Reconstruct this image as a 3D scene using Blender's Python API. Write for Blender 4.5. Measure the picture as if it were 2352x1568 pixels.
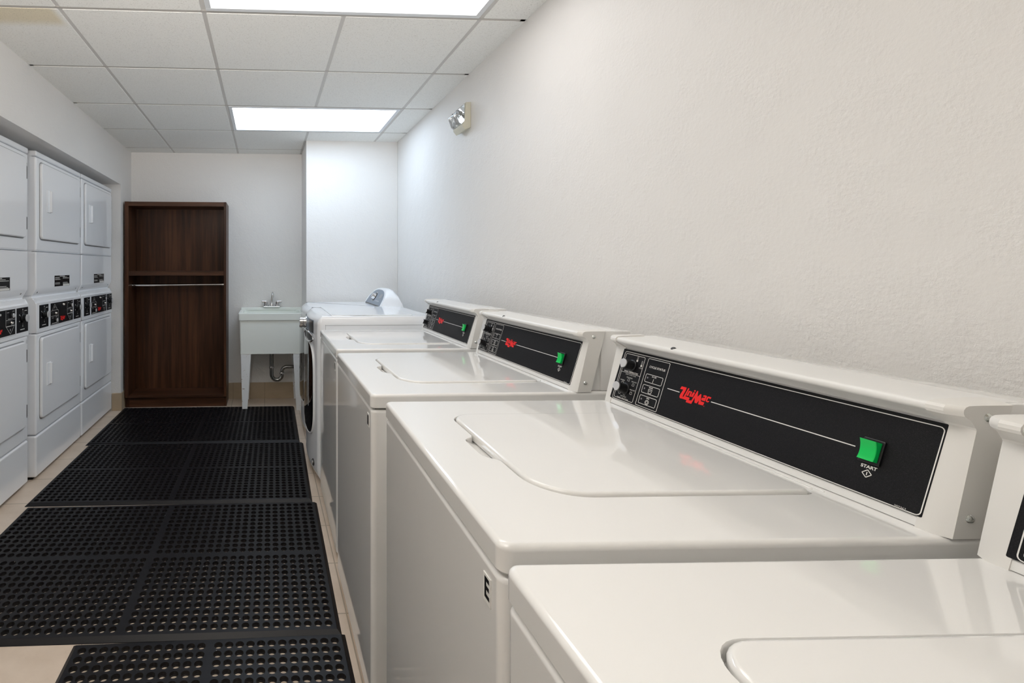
import bpy, bmesh, math, random
from mathutils import Vector, Matrix
C = bpy.context.scene
COL = C.collection
PI = math.pi
for o in list(bpy.data.objects): bpy.data.objects.remove(o)

# ------------------------------------------------------------------ camera, world, exposure
CAMZ = 1.27
cam = bpy.data.objects.new('camera', bpy.data.cameras.new('camera')); COL.objects.link(cam)
cam.location = (0, 0, CAMZ); cam.rotation_euler = (PI/2, 0, -0.0525)
cam.data.sensor_fit = 'HORIZONTAL'; cam.data.sensor_width = 36
cam.data.lens = 1119/2352*36
cam.data.shift_x = (1176-669)/2352; cam.data.shift_y = -(784-613.6)/2352
cam.data.clip_start = 0.02
C.camera = cam
w = bpy.data.worlds.new('world'); C.world = w; w.use_nodes = True
w.node_tree.nodes['Background'].inputs[0].default_value = (.9, .95, 1, 1)
w.node_tree.nodes['Background'].inputs[1].default_value = 0.0
C.view_settings.view_transform = 'Standard'; C.view_settings.look = 'None'
C.view_settings.exposure = 0.0; C.view_settings.gamma = 1.0
C.view_settings.use_curve_mapping = False
C.cycles.diffuse_bounces = 8; C.cycles.max_bounces = 14
# strengths (and colours) of the two ceiling troffers, far and near
TROFFERS = [(3.640, 7.0, (.715, .85, 1.0)), (1.811, 4.35, (1.0, .97, .95))]

# added fill lamp, unseen behind the camera, aimed up to brighten the ceiling
fl = bpy.data.lights.new('added_bounce_fill', 'AREA'); fl.shape = 'DISK'; fl.size = .5; fl.energy = 27; fl.color = (1.0, .945, .895); fl.spread = math.radians(80)
flo = bpy.data.objects.new('added_bounce_fill', fl); COL.objects.link(flo); flo.location = (-.35, -.5, 1.70); flo.rotation_euler = (math.radians(127), 0, 0)

# ------------------------------------------------------------------ materials
def mat(name, col, rough=.5, metal=0, spec=.5, coat=0, **k):
    m = bpy.data.materials.new(name); m.use_nodes = True
    b = m.node_tree.nodes['Principled BSDF']
    b.inputs['Base Color'].default_value = (*col, 1); b.inputs['Roughness'].default_value = rough
    b.inputs['Metallic'].default_value = metal; b.inputs['Specular IOR Level'].default_value = spec
    b.inputs['Coat Weight'].default_value = coat; b.inputs['Coat Roughness'].default_value = .04
    for kk, v in k.items(): b.inputs[kk].default_value = v
    return m
def nodes(m): return m.node_tree.nodes, m.node_tree.links, m.node_tree.nodes['Principled BSDF']
def coords(m, scale=(1, 1, 1), loc=(0, 0, 0), which='Object'):
    n, l, b = nodes(m)
    t = n.new('ShaderNodeTexCoord'); mp = n.new('ShaderNodeMapping')
    mp.inputs['Scale'].default_value = scale; mp.inputs['Location'].default_value = loc
    l.new(t.outputs[which], mp.inputs['Vector']); return mp.outputs['Vector']
def noise(m, vec, scale, detail=3, rough=.55):
    n, l, b = nodes(m); t = n.new('ShaderNodeTexNoise')
    t.inputs['Scale'].default_value = scale; t.inputs['Detail'].default_value = detail; t.inputs['Roughness'].default_value = rough
    l.new(vec, t.inputs['Vector']); return t.outputs['Fac']
def ramp(m, fac, stops):
    n, l, b = nodes(m); r = n.new('ShaderNodeValToRGB'); e = r.color_ramp.elements
    while len(e) < len(stops): e.new(.5)
    for i, (p, c) in enumerate(stops): e[i].position = p; e[i].color = (*c, 1) if len(c) == 3 else c
    l.new(fac, r.inputs['Fac']); return r.outputs['Color']
def bump(m, h, strength, dist):
    n, l, b = nodes(m); u = n.new('ShaderNodeBump'); u.inputs['Strength'].default_value = strength; u.inputs['Distance'].default_value = dist
    l.new(h, u.inputs['Height']); l.new(u.outputs['Normal'], b.inputs['Normal']); return u
def g(v): return (v, v, v)

ENAMEL = mat('white enamel', (.82, .812, .795), .07, coat=.45)
ENAMEL2 = mat('bright white gloss', (.92, .935, .96), .10, coat=.3)
PLASTIC = mat('cream white plastic', (.78, .765, .735), .36)
ALU = mat('white coated extrusion', (.80, .795, .78), .3)
BLACKPANEL = mat('black textured faceplate', (.012, .011, .013), .5, spec=.22)
v_ = coords(BLACKPANEL); n_, l_, b_ = nodes(BLACKPANEL)
l_.new(ramp(BLACKPANEL, noise(BLACKPANEL, v_, 900, 2), [(.35, (.004, .004, .005)), (.62, (.011, .0105, .012)), (.78, (.03, .029, .03))]), b_.inputs['Base Color'])
bump(BLACKPANEL, noise(BLACKPANEL, v_, 700, 2), .12, .0006)
BLACKPL = mat('black plastic', (.008, .008, .009), .32)
BLACKGLASS = mat('dark door glass', (.006, .005, .005), .05, coat=.5)
GREEN = mat('green button plastic', (.0, .56, .10), .32)
PRINT = mat('white print', (.78, .77, .74), .5)
REDPRINT = mat('red print', (.85, .012, .012), .45)
GREYDOT = mat('grey indicator', (.22, .21, .23), .4)
SILVER = mat('brushed silver face', (.80, .80, .81), .30, .45)
CHROME = mat('chrome', (.72, .72, .73), .08, 1)
STEEL = mat('dull steel', (.33, .33, .32), .2, 1)
BRASS = mat('old brass', (.30, .17, .07), .35, 1)
GREYPANEL = mat('grey console panel', (.25, .29, .34), .42, spec=.3)
MIDGREY = mat('mid grey plastic', (.30, .31, .32), .35)
DARKGREY = mat('dark grey strip', (.045, .042, .045), .3)
RUBBER = mat('black rubber', (.0065, .006, .008), .42, spec=.32)
bump(RUBBER, noise(RUBBER, coords(RUBBER), 220, 3), .12, .001)
n_, l_, b_ = nodes(RUBBER); vr = n_.new('ShaderNodeTexVoronoi'); vr.inputs['Scale'].default_value = 17; l_.new(coords(RUBBER), vr.inputs['Vector'])
l_.new(ramp(RUBBER, vr.outputs['Distance'], [(.0, (.45, .45, .45)), (.028, (.30, .30, .30)), (.04, (.0065, .006, .008))]), b_.inputs['Base Color'])
TUB = mat('off white moulded plastic', (.87, .905, .865), .42)
bump(TUB, noise(TUB, coords(TUB), 160, 2), .05, .001)
LEGW = mat('white painted metal', (.86, .88, .89), .35)
n_, l_, b_ = nodes(LEGW)
l_.new(ramp(LEGW, noise(LEGW, coords(LEGW), 60, 4), [(.30, (.30, .20, .13)), (.335, (.86, .88, .89))]), b_.inputs['Base Color'])
BEIGE = mat('beige plastic', (.66, .64, .53), .4)
LENS = mat('clear lamp cover', (.95, .97, .97), .06, **{'Transmission Weight': .92, 'IOR': 1.45})
SCREWM = mat('bright screw', (.75, .77, .74), .2, 1)
GAPSHADE = mat('painted gap shade', (.012, .012, .012), .8)  # near-black colour stands in for shade inside gaps
TEE = mat('ceiling grid paint', (.60, .59, .57), .5)
TEE2 = mat('cross tee paint', (.50, .48, .45), .5)
TROFFRAME = mat('troffer frame white', (.74, .77, .80), .35)

WALL = mat('painted orange peel wall', (.82, .805, .785), .55)
v_ = coords(WALL); n_, l_, b_ = nodes(WALL)
vo = n_.new('ShaderNodeTexVoronoi'); vo.feature = 'SMOOTH_F1'; vo.inputs['Scale'].default_value = 95; l_.new(v_, vo.inputs['Vector'])
na = noise(WALL, v_, 120, 4, .62); nb = noise(WALL, v_, 9, 3)
mx = n_.new('ShaderNodeMath'); mx.operation = 'MULTIPLY_ADD'; mx.inputs[1].default_value = .35
l_.new(vo.outputs['Distance'], mx.inputs[0]); l_.new(na, mx.inputs[2])
mr = n_.new('ShaderNodeMapRange'); mr.inputs[1].default_value = .42; mr.inputs[2].default_value = .60; mr.inputs[3].default_value = .35; mr.inputs[4].default_value = 1
l_.new(nb, mr.inputs[0])
mm = n_.new('ShaderNodeMath'); mm.operation = 'MULTIPLY'; l_.new(mx.outputs[0], mm.inputs[0]); l_.new(mr.outputs[0], mm.inputs[1])
bump(WALL, mm.outputs[0], .38, .006)

CEIL = mat('fissured ceiling tile', (.66, .66, .63), .85)
v_ = coords(CEIL); n_, l_, b_ = nodes(CEIL)
l_.new(ramp(CEIL, noise(CEIL, v_, 210, 4, .7), [(.30, (.55, .55, .52)), (.43, (.885, .89, .865)), (.75, (.915, .92, .895))]), b_.inputs['Base Color'])
bump(CEIL, noise(CEIL, v_, 260, 4, .7), .35, .003)
sx_ = n_.new('ShaderNodeSeparateXYZ'); l_.new(v_, sx_.inputs[0])
def step(sock, a, b):
    r_ = n_.new('ShaderNodeMapRange'); r_.interpolation_type = 'SMOOTHSTEP'; r_.inputs[1].default_value = a; r_.inputs[2].default_value = b; l_.new(sock, r_.inputs[0]); return r_.outputs[0]
def mul(a, b):
    r_ = n_.new('ShaderNodeMath'); r_.operation = 'MULTIPLY'; l_.new(a, r_.inputs[0]); l_.new(b, r_.inputs[1]); return r_.outputs[0]
stain = mul(mul(step(sx_.outputs[0], -.885, -.93), step(sx_.outputs[1], 2.10, 2.13)), step(sx_.outputs[1], 2.30, 2.21))
mixs = n_.new('ShaderNodeMix'); mixs.data_type = 'RGBA'; mixs.blend_type = 'MULTIPLY'; l_.new(stain, mixs.inputs[0])
old = b_.inputs['Base Color'].links[0].from_socket; l_.new(old, mixs.inputs[6]); mixs.inputs[7].default_value = (.86, .78, .62, 1); l_.new(mixs.outputs[2], b_.inputs['Base Color'])

def tile_mat(name, c1, c2, grout, loc, which='Object', size=.3048):
    m = mat(name, c1, .35); n, l, b = nodes(m)
    v = coords(m, loc=loc)
    br = n.new('ShaderNodeTexBrick'); br.offset = 0; br.squash = 1
    br.inputs['Scale'].default_value = 1; br.inputs['Brick Width'].default_value = size; br.inputs['Row Height'].default_value = size
    br.inputs['Mortar Size'].default_value = .0028; br.inputs['Mortar Smooth'].default_value = .1; br.inputs['Bias'].default_value = 0
    br.inputs['Color1'].default_value = (*c1, 1); br.inputs['Color2'].default_value = (*c2, 1); br.inputs['Mortar'].default_value = (*grout, 1)
    l.new(v, br.inputs['Vector'])
    nz = noise(m, v, 5, 5, .6); sp = noise(m, v, 150, 2)
    mixn = n.new('ShaderNodeMix'); mixn.data_type = 'RGBA'; mixn.blend_type = 'MULTIPLY'; mixn.inputs[0].default_value = 1
    l.new(br.outputs['Color'], mixn.inputs[6])
    l.new(ramp(m, nz, [(.3, (.86, .84, .81)), (.6, (1, 1, 1))]), mixn.inputs[7])
    mix2 = n.new('ShaderNodeMix'); mix2.data_type = 'RGBA'; mix2.blend_type = 'MULTIPLY'; mix2.inputs[0].default_value = 1
    l.new(mixn.outputs[2], mix2.inputs[6]); l.new(ramp(m, sp, [(.22, (.35, .28, .2)), (.27, (1, 1, 1))]), mix2.inputs[7])
    l.new(mix2.outputs[2], b.inputs['Base Color'])
    bump(m, br.outputs['Fac'], -.3, .002); return m
FLOORM = tile_mat('beige floor tile', (.72, .60, .49), (.70, .585, .48), (.42, .35, .27), (-.296+.3048*8, -.252+.3048*20, 0))
BASEM = tile_mat('tan cove base tile', (.50, .40, .28), (.49, .39, .27), (.36, .29, .21), (-.296+.3048*8, -.252+.3048*20, .1))

WOOD = mat('dark walnut laminate', (.06, .028, .015), .36, spec=.25)
def wood(m, axis):
    n, l, b = nodes(m)
    s = [26, 26, 26]; s[axis] = 1.3
    v = coords(m, scale=s); f1 = noise(m, v, 1.0, 5, .65)
    s2 = [7, 7, 7]; s2[axis] = .4
    f2 = noise(m, coords(m, scale=s2, loc=(3, 1, 2)), 1.0, 3)
    a = n.new('ShaderNodeMath'); a.operation = 'MULTIPLY_ADD'; a.inputs[1].default_value = .55
    l.new(f2, a.inputs[0]); l.new(f1, a.inputs[2])
    l.new(ramp(m, a.outputs[0], [(.5, (.022, .008, .004)), (.72, (.058, .022, .010)), (.95, (.112, .045, .021))]), b.inputs['Base Color'])
    bump(m, f1, .06, .001)
wood(WOOD, 2)
WOODX = mat('dark walnut laminate along', (.06, .028, .015), .36, spec=.3); wood(WOODX, 0)

# ------------------------------------------------------------------ mesh helpers
class MB:
    def __init__(s): s.bm = bmesh.new(); s.mats = []
    def mi(s, m):
        if m not in s.mats: s.mats.append(m)
        return s.mats.index(m)
    def take(s, b, m, recalc=True):
        if recalc: bmesh.ops.recalc_face_normals(b, faces=b.faces[:])
        i = s.mi(m)
        for f in b.faces: f.material_index = i
        me = bpy.data.meshes.new('tmp'); b.to_mesh(me); b.free(); s.bm.from_mesh(me); bpy.data.meshes.remove(me)
    def box(s, x0, x1, y0, y1, z0, z1, m, bev=0, seg=3):
        b = bmesh.new(); bmesh.ops.create_cube(b, size=1)
        for v in b.verts: v.co = Vector(((x0+x1)/2+v.co.x*(x1-x0), (y0+y1)/2+v.co.y*(y1-y0), (z0+z1)/2+v.co.z*(z1-z0)))
        if bev: bmesh.ops.bevel(b, geom=b.edges[:], offset=bev, segments=seg, profile=.5, affect='EDGES')
        s.take(b, m)
    def prism(s, poly, axis, a0, a1, m, bev=0, seg=2):
        b = bmesh.new()
        def P(p, a): return {'z': (p[0], p[1], a), 'y': (p[0], a, p[1]), 'x': (a, p[0], p[1])}[axis]
        lo = [b.verts.new(P(p, a0)) for p in poly]; hi = [b.verts.new(P(p, a1)) for p in poly]
        n = len(poly)
        f1 = b.faces.new(lo); f2 = b.faces.new(hi)
        for i in range(n): b.faces.new((lo[i], lo[(i+1) % n], hi[(i+1) % n], hi[i]))
        if bev:
            ed = list(f1.edges)+list(f2.edges)
            bmesh.ops.bevel(b, geom=ed, offset=bev, segments=seg, profile=.5, affect='EDGES')
        s.take(b, m)
    def stack(s, loops, m, cap0=True, cap1=True):
        b = bmesh.new(); L = [[b.verts.new(p) for p in lp] for lp in loops]; n = len(loops[0])
        for a, c in zip(L, L[1:]):
            for i in range(n): b.faces.new((a[i], a[(i+1) % n], c[(i+1) % n], c[i]))
        if cap0: b.faces.new(L[0])
        if cap1: b.faces.new(L[-1])
        s.take(b, m)
    def grid(s, rows, m, closed=False):
        b = bmesh.new(); L = [[b.verts.new(p) for p in r] for r in rows]
        for a, c in zip(L, L[1:]):
            for i in range(len(a)-(0 if closed else 1)): b.faces.new((a[i], a[(i+1) % len(a)], c[(i+1) % len(a)], c[i]))
        s.take(b, m)
    def tube(s, pts, r, m, n=14, caps=True):
        pts = [Vector(p) for p in pts]; loops = []; up = None
        for i, p in enumerate(pts):
            d = (pts[min(i+1, len(pts)-1)]-pts[max(i-1, 0)]).normalized()
            if up is None: up = d.orthogonal().normalized()
            up = (up-d*up.dot(d)).normalized(); q = d.cross(up)
            rr = r[i] if isinstance(r, (list, tuple)) else r
            loops.append([p+(up*math.cos(2*PI*k/n)+q*math.sin(2*PI*k/n))*rr for k in range(n)])
        s.stack(loops, m, caps, caps)
    def lathe(s, prof, origin, axis, m, n=24):
        # prof: (radius, along)
        ax = Vector(axis).normalized(); u = ax.orthogonal().normalized(); q = ax.cross(u); o = Vector(origin)
        s.stack([[o+ax*h+(u*math.cos(2*PI*k/n)+q*math.sin(2*PI*k/n))*max(r, 1e-5) for k in range(n)] for r, h in prof], m)
    def poly(s, pts, m):
        b = bmesh.new(); b.faces.new([b.verts.new(p) for p in pts]); s.take(b, m, False)
def build(name, mb, parent=None, ang=35, wn=True):
    me = bpy.data.meshes.new(name)
    mb.bm.to_mesh(me); mb.bm.free()
    for m in mb.mats: me.materials.append(m)
    if ang:
        for p in me.polygons: p.use_smooth = True
        me.set_sharp_from_angle(angle=math.radians(ang))
    o = bpy.data.objects.new(name, me); COL.objects.link(o)
    if parent: o.parent = parent
    if ang and wn:
        md = o.modifiers.new('normals', 'WEIGHTED_NORMAL'); md.keep_sharp = True; md.weight = 60
    return o
def one(name, parent, fn, ang=35, wn=True):
    mb = MB(); fn(mb); return build(name, mb, parent, ang, wn)
def thing(name, label, cat, loc=(0, 0, 0), rz=0, group=None):
    o = bpy.data.objects.new(name, None); COL.objects.link(o); o.empty_display_size = .1
    o.location = loc; o.rotation_euler = (0, 0, rz); o['label'] = label; o['category'] = cat
    if group: o['group'] = group
    return o
def tag(o, label, cat, group=None):
    o['label'] = label; o['category'] = cat
    if group: o['group'] = group
    return o
def struct(name, mb, ang=0):
    o = build(name, mb, None, ang, bool(ang)); o['kind'] = 'structure'; return o
def copy_tree(o, parent=None):
    c = o.copy(); COL.objects.link(c)
    if parent: c.parent = parent
    for ch in [k for k in bpy.data.objects if k.parent == o]: copy_tree(ch, c)
    return c
def arc(cx, cy, r, a0, a1, n=6): return [(cx+r*math.cos(math.radians(a0+(a1-a0)*i/n)), cy+r*math.sin(math.radians(a0+(a1-a0)*i/n))) for i in range(n+1)]
def rrect(x0, x1, y0, y1, r, n=6):
    if not isinstance(r, (list, tuple)): r = [r]*4       # (x1y1, x0y1, x0y0, x1y0)
    return arc(x1-r[0], y1-r[0], r[0], 0, 90, n)+arc(x0+r[1], y1-r[1], r[1], 90, 180, n)+arc(x0+r[2], y0+r[2], r[2], 180, 270, n)+arc(x1-r[3], y0+r[3], r[3], 270, 360, n)
def inset(poly, d):
    # offset a counter-clockwise outline inwards by d
    n = len(poly); out = []
    for i in range(n):
        a = Vector(poly[i-1]); b = Vector(poly[i]); c = Vector(poly[(i+1) % n])
        e1 = (b-a); e2 = (c-b)
        if e1.length < 1e-7: e1 = e2
        if e2.length < 1e-7: e2 = e1
        n1 = Vector((-e1.y, e1.x)).normalized(); n2 = Vector((-e2.y, e2.x)).normalized()
        k = (n1+n2); k = k/max(k.dot(n1), .3) if k.length > 1e-6 else n1
        k = n1+n2; k.normalize(); k = k/max(k.dot(n1), .5)
        out.append((b.x+k.x*d, b.y+k.y*d))
    return out
def lift(poly, z): return [(p[0], p[1], z) for p in poly]
def text_tris(body, size, align='CENTER', sx=1.0, bold=0.0):
    cu = bpy.data.curves.new('t', 'FONT'); cu.body = body; cu.size = size; cu.align_x = align; cu.align_y = 'CENTER'; cu.offset = bold
    ob = bpy.data.objects.new('t', cu); COL.objects.link(ob)
    dg = bpy.context.evaluated_depsgraph_get(); dg.update()
    me = bpy.data.meshes.new_from_object(ob.evaluated_get(dg))
    vs = [(v.co.x*sx, v.co.y) for v in me.vertices]; fs = [tuple(p.vertices) for p in me.polygons]
    bpy.data.objects.remove(ob); bpy.data.curves.remove(cu); bpy.data.meshes.remove(me)
    return vs, fs
class Plane:
    # prints flat marks on a plane: origin o, right u, up v, lifted e along u x v
    def __init__(s, o, u, v, e=.0006):
        s.o = Vector(o); s.u = Vector(u).normalized(); s.v = Vector(v).normalized(); s.n = s.u.cross(s.v); s.e = e
    def at(s, a, b, h=None): return s.o+s.u*a+s.v*b+s.n*(s.e if h is None else h)
    def poly(s, mb, pts, m, h=None): mb.poly([s.at(a, b, h) for a, b in pts], m)
    def line(s, mb, p, q, w, m):
        p = Vector(p); q = Vector(q); d = (q-p).normalized(); t = Vector((-d.y, d.x))*w/2
        s.poly(mb, [p-t, q-t, q+t, p+t], m)
    def path(s, mb, pts, w, m, closed=False):
        n = len(pts)
        for i in range(n if closed else n-1): s.line(mb, pts[i], pts[(i+1) % n], w, m)
    def frame(s, mb, u0, u1, v0, v1, r, w, m):
        a = rrect(u0, u1, v0, v1, r, 4); b = rrect(u0+w, u1-w, v0+w, v1-w, max(r-w, .0004), 4)
        bm = bmesh.new(); A = [bm.verts.new(s.at(*p)) for p in a]; B = [bm.verts.new(s.at(*p)) for p in b]
        for i in range(len(A)): bm.faces.new((A[i], A[(i+1) % len(A)], B[(i+1) % len(A)], B[i]))
        mb.take(bm, m, False)
    def text(s, mb, body, a, b, size, m, sx=1.0, align='CENTER', bold=0.0):
        vs, fs = text_tris(body, size, align, sx, bold)
        bm = bmesh.new(); V = [bm.verts.new(s.at(a+x, b+y)) for x, y in vs]
        for f in fs:
            try: bm.faces.new([V[i] for i in f])
            except ValueError: pass
        mb.take(bm, m, False)
    def disc(s, mb, a, b, r, m, n=16): s.poly(mb, [(a+r*math.cos(2*PI*k/n), b+r*math.sin(2*PI*k/n)) for k in range(n)], m)
    def ring(s, mb, a, b, r, w, m, n=20):
        s.path(mb, [(a+r*math.cos(2*PI*k/n), b+r*math.sin(2*PI*k/n)) for k in range(n)], w, m, True)

# ------------------------------------------------------------------ the room
XL, XR, YB, YN, H = -1.285, 1.157, 4.738, -3.0, 2.369
YC, XC = 4.225, .352                # pier in the far right corner
AY0, AY1, AZ, AX = 2.165, 4.40, 2.005, -2.16   # dryer alcove in the left wall
mb = MB(); mb.box(AX-.1, XR+.1, YN-.1, YB+.1, -.08, 0, FLOORM); struct('floor', mb)
mb = MB(); mb.box(XR, XR+.1, YN-.1, YB+.1, 0, H+.12, WALL); struct('wall_right', mb)
mb = MB(); mb.box(XL-.1, XR, YB, YB+.1, 0, H+.12, WALL); struct('wall_back', mb)
mb = MB(); mb.box(XC, XR, YC, YB, 0, H+.01, WALL, .004, 2); struct('wall_column', mb, 30)
mb = MB(); mb.box(AX-.1, XR+.1, YN-.1, YN, 0, H+.12, WALL); struct('wall_front', mb)
mb = MB()
mb.prism([(YN, 0), (AY0, 0), (AY0, AZ), (AY1, AZ), (AY1, 0), (YB, 0), (YB, H+.12), (YN, H+.12)], 'x', AX, XL, WALL)
mb.box(AX-.1, AX, YN, YB, 0, H+.12, WALL)
struct('wall_left', mb)
# ceiling: lay-in tiles with a chamfered drop, hung in a tee grid
TX = [-.8764+.6096*i for i in range(-1, 5)]; TY = [2.1157+.6096*i for i in range(-9, 6)]
TRY = [t[0] for t in TROFFERS]
def in_troffer(x, y): return any(TX[2]-.01 < x < TX[4]+.01 and abs(y-ty) < .3 for ty in TRY)
mb = MB()
for i in range(len(TX)-1):
    for j in range(len(TY)-1):
        x0, x1, y0, y1 = max(TX[i], XL-.02), min(TX[i+1], XR+.02), max(TY[j], YN-.02), min(TY[j+1], YB+.02)
        if x1-x0 < .02 or y1-y0 < .02 or in_troffer((x0+x1)/2, (y0+y1)/2): continue
        q = .0105
        lo = rrect(x0+q, x1-q, y0+q, y1-q, .003, 1); hi = rrect(x0+.006, x1-.006, y0+.006, y1-.006, .003, 1)
        mb.stack([lift(lo, H+.0005), lift(hi, H+.008), lift(hi, H+.03)], CEIL)
mb.box(AX-.1, XR+.1, YN-.1, YB+.1, H+.12, H+.16, CEIL)
ceil = struct('ceiling', mb)
mb = MB()
for i, x in enumerate(TX[1:5]):
    cuts = [YN]+[q for ty in sorted(TRY) for q in (ty-.3048, ty+.3048)]+[YB] if i == 2 else [YN, YB]
    for y0, y1 in zip(cuts[::2], cuts[1::2]): mb.box(x-.0115, x+.0115, y0, y1, H+.003, H+.03, TEE)
for y in TY:
    if YN < y < YB: mb.box(XL, XR, y-.0095, y+.0095, H+.002, H+.03, TEE2)
mb.box(XL, XL+.022, YN, YB, H+.002, H+.02, TEE); mb.box(XR-.022, XR, YN, YB, H+.002, H+.02, TEE)
mb.box(XL, XC, YB-.016, YB, H+.002, H+.02, TEE); mb.box(XC, XR, YC-.016, YC, H+.002, H+.02, TEE); mb.box(XC-.022, XC, YC, YB, H+.002, H+.02, TEE)
grid = build('grid', mb, ceil, 0)
# cove base tiles
def cove(name, segs):
    mb = MB()
    for (x0, y0, x1, y1) in segs:
        mb.box(min(x0, x1), max(x0, x1), min(y0, y1), max(y0, y1), 0, .155, BASEM, .003, 2)
    return struct(name, mb, 30)
cove('baseboard_back', [(-1.27, YB-.012, XC, YB)])
cove('baseboard_column', [(XC, YC-.012, XR-.012, YC), (XC-.012, YC-.012, XC, YB-.012)])
cove('baseboard_left', [(XL-.075, AY1-.012, XL+.012, AY1), (XL, AY1, XL+.012, YB), (XL, YN, XL+.012, AY0)])
cove('baseboard_right', [(XR-.012, YN, XR, YC-.012)])

# ------------------------------------------------------------------ ceiling troffers
def emit(name, col, s):
    m = bpy.data.materials.new(name); m.use_nodes = True; n = m.node_tree.nodes; n.clear()
    e = n.new('ShaderNodeEmission'); o = n.new('ShaderNodeOutputMaterial'); e.inputs[0].default_value = (*col, 1); e.inputs[1].default_value = s
    m.node_tree.links.new(e.outputs[0], o.inputs[0]); return m
tl = ['lit ceiling light panel in front of the white pier at the far end', 'lit ceiling light panel cut off by the top edge of the photo']
for (ty, st, colr), lab in zip(TROFFERS, tl):
    t = thing('ceiling_light', lab, 'light', ((TX[2]+TX[4])/2, ty, H), 0, 'ceiling light panels')
    hw, hd = .6096-.012, .3048-.012
    def fr(mb):
        for (a0, a1, b0, b1) in ((-hw, hw, -hd, -hd+.024), (-hw, hw, hd-.024, hd), (-hw, -hw+.024, -hd+.024, hd-.024), (hw-.024, hw, -hd+.024, hd-.024)):
            mb.box(a0, a1, b0, b1, -.002, .03, TROFFRAME, .002, 2)
    one('frame', t, fr, 30)
    e = emit('lit diffuser', colr, st)
    one('diffuser', t, lambda mb: mb.box(-hw+.024, hw-.024, -hd+.024, hd-.024, .006, .012, e), 0)

# ------------------------------------------------------------------ top loading washers
WW, WD, WH = .66, .70, .915
FX0, FZ0, FX1, FZ1 = .5888, .0135, .6278, .1400       # faceplate bottom / top (x, z above the deck)
EMBLEM = [[(-.1412,.0788),(-.1279,.0791),(-.1278,.0743),(-.1312,.06),(-.1309,.057),(-.1293,.0577),(-.1236,.0788),(-.1205,.0789),(-.1247,.0604),(-.1137,.06),(-.1135,.056),(-.1145,.0544),(-.1076,.0553),(-.1041,.0674),(-.1001,.0789),(-.0979,.0788),(-.0958,.067),(-.0906,.0744),(-.0884,.0744),(-.0851,.0601),(-.0763,.0597),(-.0777,.053),(-.0895,.0525),(-.09,.0607),(-.0934,.0531),(-.0989,.0531),(-.1013,.0635),(-.1056,.0485),(-.1201,.0484),(-.1194,.053),(-.1308,.0532),(-.1366,.0526),(-.139,.0551),(-.139,.0606),(-.1348,.0728),(-.1434,.0723)],
         [(-.1201,.0743),(-.1115,.0738),(-.1115,.0715),(-.1119,.0626),(-.1161,.0624),(-.1150,.0711),(-.1172,.0711),(-.1184,.0625),(-.1234,.0625)],
         [(-.1088,.0736),(-.1041,.0741),(-.1067,.063),(-.112,.0629)],
         [(-.0833,.0731),(-.0795,.0748),(-.0747,.0742),(-.0749,.0715),(-.0762,.0626),(-.084,.0624),(-.0857,.0652),(-.0838,.0684),(-.079,.069),(-.0788,.0714),(-.0832,.0708)],
         [(-.0733,.0732),(-.0702,.0744),(-.0641,.0739),(-.0654,.0703),(-.0681,.0701),(-.0683,.0717),(-.0704,.0708),(-.0715,.0653),(-.0704,.0643),(-.0668,.066),(-.0667,.0637),(-.0703,.0617),(-.0743,.0632),(-.0749,.0663)]]
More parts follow.
